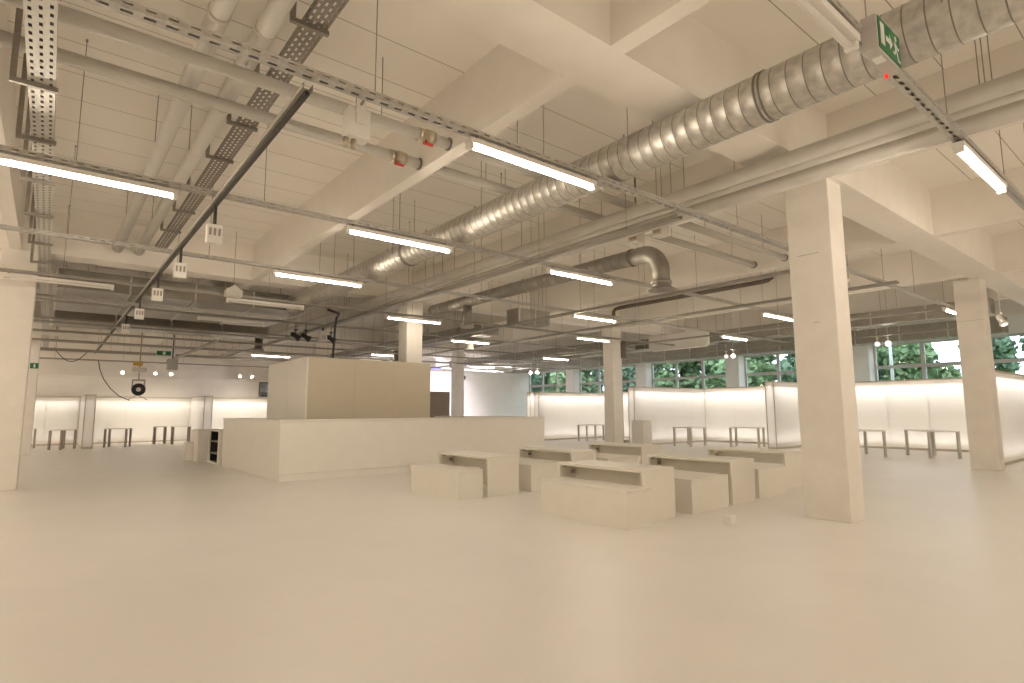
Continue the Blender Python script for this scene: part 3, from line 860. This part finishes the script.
# ------------------------------------------------------------------ cable trays
def tray(label, x0, x1, y0, y1, z, m, rows, pitch, slot, rw, brackets, side, cables=False):
    t = thing('cable_tray', label, 'cable tray', ((x0 + x1) / 2, (y0 + y1) / 2, z), 'perforated cable trays')
    mb = MB()
    perforated(mb, 'y', y0, y1, x0, x1, z, pitch, slot, rows, rw)
    perforated(mb, 'y', y0, y1, z, z + .06, x0, pitch, slot, 1, .012, True)
    perforated(mb, 'y', y0, y1, z, z + .06, x1, pitch, slot, 1, .012, True)
    mb.build('tray', m, t, solid=.003)
    if cables: MB().box(x0 + .012, x1 - .012, y0, y1, z + .012, z + .045).build('cable_bundle', 'dark', t)
    for y in brackets:
        b = MB()
        xs_ = x0 - .10 if side < 0 else x1 + .10
        b.box(min(xs_, x0) - .02, max(xs_, x1) + .02, y - .02, y + .02, z - .045, z - .004)
        b.build('bracket_arm', 'traydark', t)
        xa = xs_
        MB().box(xa - .022, xa + .022, y - .02, y + .02, z + .0, CEIL - .001).build('bracket_post', 'traydark', t)
    return t
tray('pale perforated cable tray running away along the left edge', -.338, -.148, .8, 33.0, 4.33, 'tray', 3, .115, .05, .022, [4.8, 6.3, 7.6, 9.0, 10.6, 12.4, 14.0], -1, True)
tray('dark perforated cable tray right of the two fat lagged pipes', 1.57, 1.78, -4, 14.3, 4.98, 'traydark', 4, .1, .055, .022, [2.6, 4.0, 4.95, 6.1, 7.3, 8.5, 9.9, 11.2, 12.6], -1)

# ------------------------------------------------------------------ small things under the ceiling
def socket_box(label, y):
    t = thing('socket_box', label, 'box', (1.42, y, 3.72), 'socket boxes hanging from the black edged track')
    z0, z1 = 3.47, 3.70
    x0, x1 = 1.335, 1.505
    MB().box(x0, x1, y - .05, y + .05, z0, z1, .008).build('body', 'fixture', t)
    MB().box(1.405, 1.435, y - .03, y + .03, z1, 3.929).build('hanger', 'dark', t)
    for k in range(3):
        x = x0 + .035 + k * .05
        MB().box(x - .014, x + .014, y - .054, y - .048, z0 + .09, z1 - .05).build('socket', 'greyleg', t)
    return t
for i, y in enumerate((7.5, 9.8, 12.1, 14.75, 17.6)):
    socket_box('white hanging box with three dark slots, %s one from the camera' % ['nearest', 'second', 'third', 'fourth', 'farthest'][i], y)
t = thing('junction_box', 'white tilted junction box hanging by the start of the black edged track', 'box', (1.86, 4.4, 3.86))
MB().box(1.78, 1.98, 4.36, 4.50, 3.74, 4.00, .012).build('body', 'fixture', t)
MB().box(1.84, 1.92, 4.34, 4.36, 3.85, 4.04, .004).build('strap', 'fixture', t)
for x in (1.79, 1.86): MB().cyl((x, 4.44, 3.66), (x, 4.44, 3.74), .025, 10).build('connector', 'brass', t)
MB().cyl((1.88, 4.43, 3.99), (1.88, 4.27, 4.045), .012, 8).build('hanger', 'rod', t)
t = thing('gable_box', 'small pale gable shaped box above the fifth rail batten', 'box', (3.05, 13.6, 4.2))
mb = MB()
f = [(2.86, 3.98), (3.20, 3.98), (3.20, 4.12), (3.03, 4.24), (2.86, 4.12)]
a = [mb.bm.verts.new((x, 13.5, z)) for x, z in f]; b = [mb.bm.verts.new((x, 13.7, z)) for x, z in f]
mb.bm.faces.new(a); mb.bm.faces.new(list(reversed(b)))
for k in range(5): mb.bm.faces.new((a[k], b[k], b[(k + 1) % 5], a[(k + 1) % 5]))
mb.build('body', 'lagging', t)
MB().cyl((3.03, 13.6, 4.23), (3.03, 13.6, CEIL - .001), .006, 6).build('hanger_rod', 'rod', t)
# exit sign box: green face with a running figure, an arrow and a door
t = thing('exit_sign', 'green and white exit sign box hanging at the top right', 'sign', (4.42, 1.30, 3.90))
MB().box(4.20, 4.64, 1.245, 1.345, 3.875, 4.135, .006).build('housing', 'winframe', t)
MB().box(4.215, 4.625, 1.239, 1.2455, 3.89, 4.12).build('green_face', 'green', t)
pm = MB()
y = 1.2375
def pg(pts, x0=4.215, z0=3.89):
    f = [pm.bm.verts.new((x0 + px, y, z0 + pz)) for px, pz in pts]
    g = [pm.bm.verts.new((x0 + px, y + .0012, z0 + pz)) for px, pz in pts]
    pm.bm.faces.new(f); pm.bm.faces.new(list(reversed(g)))
    for k in range(len(f)): pm.bm.faces.new((f[k], g[k], g[(k + 1) % len(f)], f[(k + 1) % len(f)]))
pg([(.03, .04), (.10, .04), (.10, .20), (.03, .20)])                      # door
pg([(.13, .095), (.20, .095), (.20, .06), (.255, .115), (.20, .17), (.20, .135), (.13, .135)])   # arrow
pg([(.305, .175 + .0), (.33, .165), (.345, .185), (.335, .205), (.315, .208), (.303, .195)])      # head
pg([(.29, .16), (.325, .15), (.34, .105), (.315, .09), (.295, .12)])       # trunk
pg([(.315, .10), (.34, .10), (.365, .04), (.395, .04), (.395, .025), (.35, .025)])   # front leg
pg([(.30, .105), (.315, .09), (.295, .055), (.255, .055), (.255, .07), (.285, .072)])  # rear leg
pg([(.325, .15), (.365, .125), (.38, .14), (.387, .132), (.366, .108), (.33, .13)])
pm.build('pictogram', 'signwhite', t)
MB().box(4.30, 4.40, 1.265, 1.325, 3.870, 3.876).build('label_square', 'signwhite', t)
MB().cyl((4.60, 1.33, 3.85), (4.60, 1.33, 3.875), .012, 8).build('indicator_lamp', 'redled', t)
MB().box(4.30, 4.34, 1.27, 1.33, 4.135, 4.16).box(4.50, 4.54, 1.27, 1.33, 4.135, 4.16).box(4.30, 4.54, 1.31, 1.345, 4.136, 4.15).build('mounting_bracket', 'greyleg', t)
def small_exit(label, x, y, z, wx, top):
    t = thing('exit_sign', label, 'sign', (x, y, z), 'small far exit signs')
    MB().box(x - wx, x + wx, y, y + .05, z, z + .22, .004).build('housing', 'signwhite', t)
    MB().box(x - wx + .01, x + wx * .5, y - .006, y + .001, z + .015, z + .205).build('green_face', 'green', t)
    MB().box(x - wx * .35, x - wx * .05, y - .009, y - .005, z + .05, z + .17).build('pictogram', 'signwhite', t)
    if top: MB().cyl((x, y + .025, z + .22), (x, y + .025, top), .008, 6).build('hanger_rod', 'rod', t)
    return t
small_exit('small green exit sign on the second column at the left', -.42, 25.76, 2.95, .16, None)
small_exit('small green exit sign hanging above the far left booth', 3.62, 27.0, 3.73, .34, CEIL)
small_exit('tiny green exit sign beside the column at the far bluish wall', 17.75, 26.2, 3.15, .15, CEIL - .87)
# rounded white panel
t = thing('hanging_board', 'long white round-cornered panel hanging below the ceiling near the windows', 'panel', (20.0, 13.95, 3.9))
mb = MB()
ya, yb, za, zb, rr = 12.55, 15.35, 3.93, 4.58, .16
out = []
for cy_, cz_, a0 in ((yb - rr, za + rr, -90), (yb - rr, zb - rr, 0), (ya + rr, zb - rr, 90), (ya + rr, za + rr, 180)):
    for k in range(6):
        a = math.radians(a0 + 90 * k / 5)
        out.append((cy_ + rr * math.cos(a), cz_ + rr * math.sin(a)))
A = [mb.bm.verts.new((19.95, p, q)) for p, q in out]; B = [mb.bm.verts.new((20.15, p, q)) for p, q in out]
mb.bm.faces.new(A); mb.bm.faces.new(list(reversed(B)))
for k in range(len(A)): mb.bm.faces.new((A[k], A[(k + 1) % len(A)], B[(k + 1) % len(A)], B[k]))
mb.build('panel', 'fixture', t)
for y in (13.0, 14.9): MB().cyl((20.05, y, 4.57), (20.05, y, CEIL - .001), .01, 6).build('hanger_rod', 'rod', t)

# spotlights: cylinder heads on a short bracket
def spotlight(label, x, y, z, aim, top, lamp='lamp', m='fixture', s=1.0, group='small spotlights under the ceiling', wash=None):
    t = thing('spotlight', label, 'spotlight', (x, y, z), group)
    d = Vector(aim).normalized()
    c = Vector((x, y, z))
    MB().lathe(c - d * .13 * s, d, [(0, .035 * s), (.02 * s, .055 * s), (.18 * s, .06 * s), (.22 * s, .085 * s), (.26 * s, .085 * s), (.25 * s, .07 * s)], 16).build('head', m, t)
    MB().lathe(c + d * .125 * s, d, [(0, .055 * s), (.008 * s, .05 * s)], 16).build('lamp', lamp, t)
    if wash:
        L = bpy.data.lights.new('wash_lamp', 'SPOT')  # separate light with its own aim, apart from the head
        L.energy = wash[0]; L.spot_size = math.radians(120); L.spot_blend = 1; L.shadow_soft_size = .06
        L.color = wash[2]
        o = bpy.data.objects.new('wash_lamp', L); COL.objects.link(o); o.parent = t
        o.location = d * .16 * s
        o.rotation_euler = Vector(wash[1]).to_track_quat('-Z', 'Y').to_euler()
    MB().box(x - .015, x + .015, y - .015, y + .015, z + .03, z + .17).build('bracket', m, t)
    MB().box(x - .05, x + .05, y - .03, y + .03, z + .17, z + .21).cyl((x, y, z + .2), (x, y, top), .01, 6).build('adapter', m, t)
    return t
toward = lambda x, y: (-x, -y, -6)
for lab, x, y, z, lamp in (
    ('dazzling spotlight below the ceiling just left of the partition end', 22.69, 13.05, 3.75, 'lamp'),
    ('dim twin spotlight left of the dazzling one near the windows', 22.65, 13.35, 3.75, 'lampweak'),
    ('dazzling spotlight over the light wall beyond the counter end', 22.6, 25.6, 3.72, 'lamp'),
    ('dim twin left of the spotlight beyond the counter end', 22.5, 26.05, 3.74, 'lampweak'),
    ('right lit spotlight of the pair between the two right columns', 22.5, 7.15, 3.72, 'lamp'),
    ('left spotlight of the pair between the two right columns', 22.4, 7.45, 3.72, 'lampweak')):
    spotlight(lab, x, y, z, toward(x, y), CEIL - .001, lamp, 'fixture', 1.25, wash=(2000, (-.6, 1, -.25), (.94, .89, 1)) if y > 25 else None)  # bluish wash added at the far pair to brighten the far wall
spotlight('white spotlight fixed near the top of the right column', 19.6, 3.55, 3.78, (-.3, -.5, -1), CEIL - .001, 'lampweak', 'fixture', 1.2)
spotlight('white spotlight seen right of the thick column under the rail', 11.2, 4.23, 3.83, (.6, -.5, -.6), ZR - .001, 'lampweak', 'fixture', .9)
for lab, x in (('leftmost tiny spotlight above the far left booths', 2.6), ('tiny spotlight left of the hanging stage lamp cable box', 3.9), ('tiny spotlight right of the far hanging exit sign', 4.55), ('tiny bright spotlight left of the kiosk edge', 7.65), ('rightmost tiny spotlight left of the kiosk edge', 8.25)):
    spotlight(lab, x, 32.0, 3.33, (-.1, -1, -.5), CEIL - .001, 'lamp', 'fixture', 1.0, wash=(110, (.1, .35, -.6), (1, .88, .7)))
# black spotlights over the kiosk on their rail
for lab, x, y in (('black stage spotlight above the kiosk, leftmost', 5.55, 17.05), ('black stage spotlight above the kiosk, second from left', 5.85, 17.05), ('black stage spotlight above the kiosk, right of the white box', 6.62, 17.05)):
    spotlight(lab, x, y, 3.66, (.75, -.35, -.55), ZR + .0, 'black', 'black', 1.15, 'black stage spotlights above the kiosk')
t = thing('dimmer_box', 'white control box between the black spotlights above the kiosk', 'box', (6.35, 17.05, 3.55))
MB().box(6.25, 6.47, 16.95, 17.15, 3.55, 3.88, .01).build('body', 'lagging', t)
MB().box(6.33, 6.39, 17.02, 17.08, 3.88, 4.028).build('hanger', 'dark', t)
MB().box(6.30, 6.42, 16.943, 16.95, 3.62, 3.74).build('control_face', 'grey', t)
tag(MB().tube([(5.30, 13.9, 3.98), (5.75, 14.3, 3.98), (5.86, 14.75, 3.93), (5.86, 14.8, 3.8), (5.80, 14.8, 2.6), (5.80, 14.8, .02)], .03, 10).build('cable_conduit', 'black', loc=(5.8, 14.8, .02)), 'black conduit dropping from the ceiling rails into the kiosk', 'pipe')
t = thing('plastic_crate', 'yellow-green crate peeping over the kiosk top', 'crate', (7.05, 16.2, 0))
MB().box(6.75, 7.3, 16.1, 16.4, 2.2, 2.86, .01).build('body', 'lime', t)
MB().box(6.8, 7.25, 16.12, 16.38, 0, 2.2).build('stand', 'grey', t)
# stage lamp hanging far left
x, y, z = 2.44, 24.0, 2.24
t = thing('stage_lamp', 'round black ringed stage lamp hanging in front of the far left booth', 'lamp', (x, y, z))
MB().cyl((x, y, z + .35), (x, y, CEIL - .001), .02, 8).build('pole', 'greyleg', t)
MB().box(x - .17, x + .17, y - .05, y + .05, z + .30, z + .36).box(x - .2, x - .16, y - .03, y + .03, z - .02, z + .36).box(x + .16, x + .2, y - .03, y + .03, z - .02, z + .36).build('yoke', 'greyleg', t)
MB().lathe((x, y + .12, z), (0, -1, 0), [(0, .08), (.02, .15), (.16, .19), (.24, .215), (.25, .215), (.25, .15), (.22, .14)], 24).build('head', 'black', t)
MB().lathe((x, y - .10, z), (0, -1, 0), [(0, .07), (.02, .075), (.028, .06)], 16).build('lens', 'lagging', t)
MB().box(x - .22, x + .22, y - .06, y + .06, z + .62, z + .78, .01).build('ballast_box', 'lagging', t)
MB().box(x - .2, x + .08, y - .07, y + .07, z + .84, z + .98, .01).build('amber_box', 'brownbox', t)
MB().tube([(x - .3, y, z - .36), (x, y, z - .2), (x + .3, y, z - .36)], .015, 8).build('spreader', 'greyleg', t)
t = thing('speaker', 'grey loudspeaker box hanging beside the far left stage lamp', 'speaker', (3.62, 26.0, 3.1))
MB().box(3.46, 3.80, 25.2, 25.5, 3.05, 3.48, .015).build('cabinet', 'grey', t)
MB().box(3.61, 3.65, 25.33, 25.37, 3.48, CEIL - .001).build('pole', 'dark', t)
# loose cables far left
tag(MB().tube([(1.55, 29.9, 3.62), (1.62, 29.9, 3.25), (1.78, 29.9, 2.85), (2.05, 29.9, 2.45), (2.36, 29.9, 2.15), (2.75, 29.9, 1.96)], .018, 6).build('hanging_cable', 'dark', loc=(1.55, 29.9, 3.62)), 'loose dark cable dangling from the ceiling in the far left booth', 'cable')
cb = [(.05 + 1.15 * k / 12, 29.852 if k in (0, 12) else 29.80, 4.04 - .5 * math.sin(math.pi * k / 12)) for k in range(13)]
tag(MB().tube(cb, .016, 6).build('hanging_cable', 'dark', loc=(.05, 29.825, 4.04)), 'dark cable loop sagging under the far left rail', 'cable')
# blue lamp above the tall cabinet
t = thing('blue_light', 'small blue lit fitting above the tall brown-grey cabinet', 'light', (12.78, 21.0, 3.22))
MB().box(12.56, 13.0, 20.95, 21.1, 3.25, 3.32, .008).build('housing', 'grey', t)
MB().box(12.60, 12.96, 20.97, 21.08, 3.225, 3.25).build('lamp', 'bluelamp', t)
MB().cyl((12.78, 21.02, 3.32), (12.78, 21.02, CEIL - .001), .008, 6).build('hanger_rod', 'rod', t)

# ------------------------------------------------------------------ trees outside
def tree(label, x, y, h, w, m, seed, n=8500):
    rnd = random.Random(seed)
    t = thing('tree', label, 'tree', (x, y, -.1), 'trees beyond the windows')
    tr = MB()
    tr.skin([tr.ring((x, y, -.1), (0, 0, 1), .22, 8), tr.ring((x + .1, y + .1, h * .35), (0, 0, 1), .16, 8), tr.ring((x - .1, y + .15, h * .8), (.1, 0, 1), .06, 8)])
    for k in range(6):
        a = rnd.uniform(0, 6.28); zz = rnd.uniform(.22, .6) * h
        tr.cyl((x, y + .1, zz), (x + math.cos(a) * w * .6, y + math.sin(a) * w * .6, zz + h * .2), .06, 6, .02)
    tr.build('trunk', 'bark', t)
    fl = MB()
    blobs = [(rnd.uniform(-1, 1) * w * .62, rnd.uniform(-1, 1) * w * .62, h * rnd.uniform(.22, .92), w * rnd.uniform(.3, .5)) for _ in range(16)]
    for k in range(n):
        bx_, by_, bz_, br = rnd.choice(blobs)
        v = Vector((rnd.gauss(0, 1), rnd.gauss(0, 1), rnd.gauss(0, 1))).normalized() * br * rnd.random() ** .4
        c = Vector((x + bx_, y + by_, bz_)) + v
        e = Euler((rnd.uniform(0, 6.3), rnd.uniform(0, 6.3), rnd.uniform(0, 6.3))).to_matrix()
        s = rnd.uniform(.15, .30)
        fl.quad(*[c + e @ Vector(p) * s for p in ((-.5, -.9, 0), (.5, -.5, .15), (.35, .9, 0), (-.5, .6, -.12))])
    fl.build('foliage', m, t)
T = [
    ('pale green tree beyond the window right of the thick column, with sky beside it', 37.0, 10.7, 5.6, 1.9, 'leafA', 1),
    ('slender dark tree beyond the window, left of the right column', 40.5, 8.0, 8.5, 1.4, 'leafB', 2, 2000),
    ('dark green tree beyond the window at the right edge', 34.0, 3.6, 8.0, 2.1, 'leafB', 3),
    ('dense dark tree beyond the window just left of the thick column', 35.0, 15.3, 8.4, 2.1, 'leafB', 4),
    ('bushy green tree beyond the window above the hanging board', 35.0, 19.3, 8.0, 2.4, 'leafA', 5),
    ('mid green tree beyond the window right of the piped column', 35.2, 24.2, 8.0, 2.4, 'leafA', 6),
    ('dark tree beyond the window left of the piped column', 35.0, 29.2, 8.6, 2.4, 'leafB', 7),
    ('green tree beyond the window over the partition end, far left of the windows', 34.5, 34.2, 8.2, 2.4, 'leafA', 8),
    ('blue green tree beyond the leftmost window', 35.5, 39.2, 8.8, 2.4, 'leafB', 9),
    ('dark tree standing behind the bushy tree seen past the hanging board', 42.0, 17.6, 9.5, 3.0, 'leafB', 10),
    ('dark tree standing behind the pale trees right of the piped column', 42.0, 24.6, 9.5, 3.0, 'leafB', 11),
    ('dark tree behind the trees left of the piped column', 42.0, 32.6, 9.5, 3.0, 'leafB', 12),
    ('dark tree behind the leftmost window trees', 42.0, 40.6, 9.5, 3.0, 'leafB', 13),
    ('low dark shrub tree behind the pale tree right of the thick column', 44.5, 13.2, 5.6, 2.2, 'leafB', 14),
]
for a in T: tree(*a)
t = thing('lamp_post', 'thin white mast outside the window right of the thick column', 'post', (32.0, 10.1, -.1))
MB().cyl((32.0, 10.1, -.1), (32.0, 10.1, 7.5), .09, 10, .06).build('pole', 'winframe', t)
MB().box(31.7, 32.3, 9.9, 10.3, 7.5, 7.6, .02).build('lamp_head', 'winframe', t)

# ------------------------------------------------------------------ tidy up the helper property
for o in bpy.data.objects:
    if '_base' in o: del o['_base']
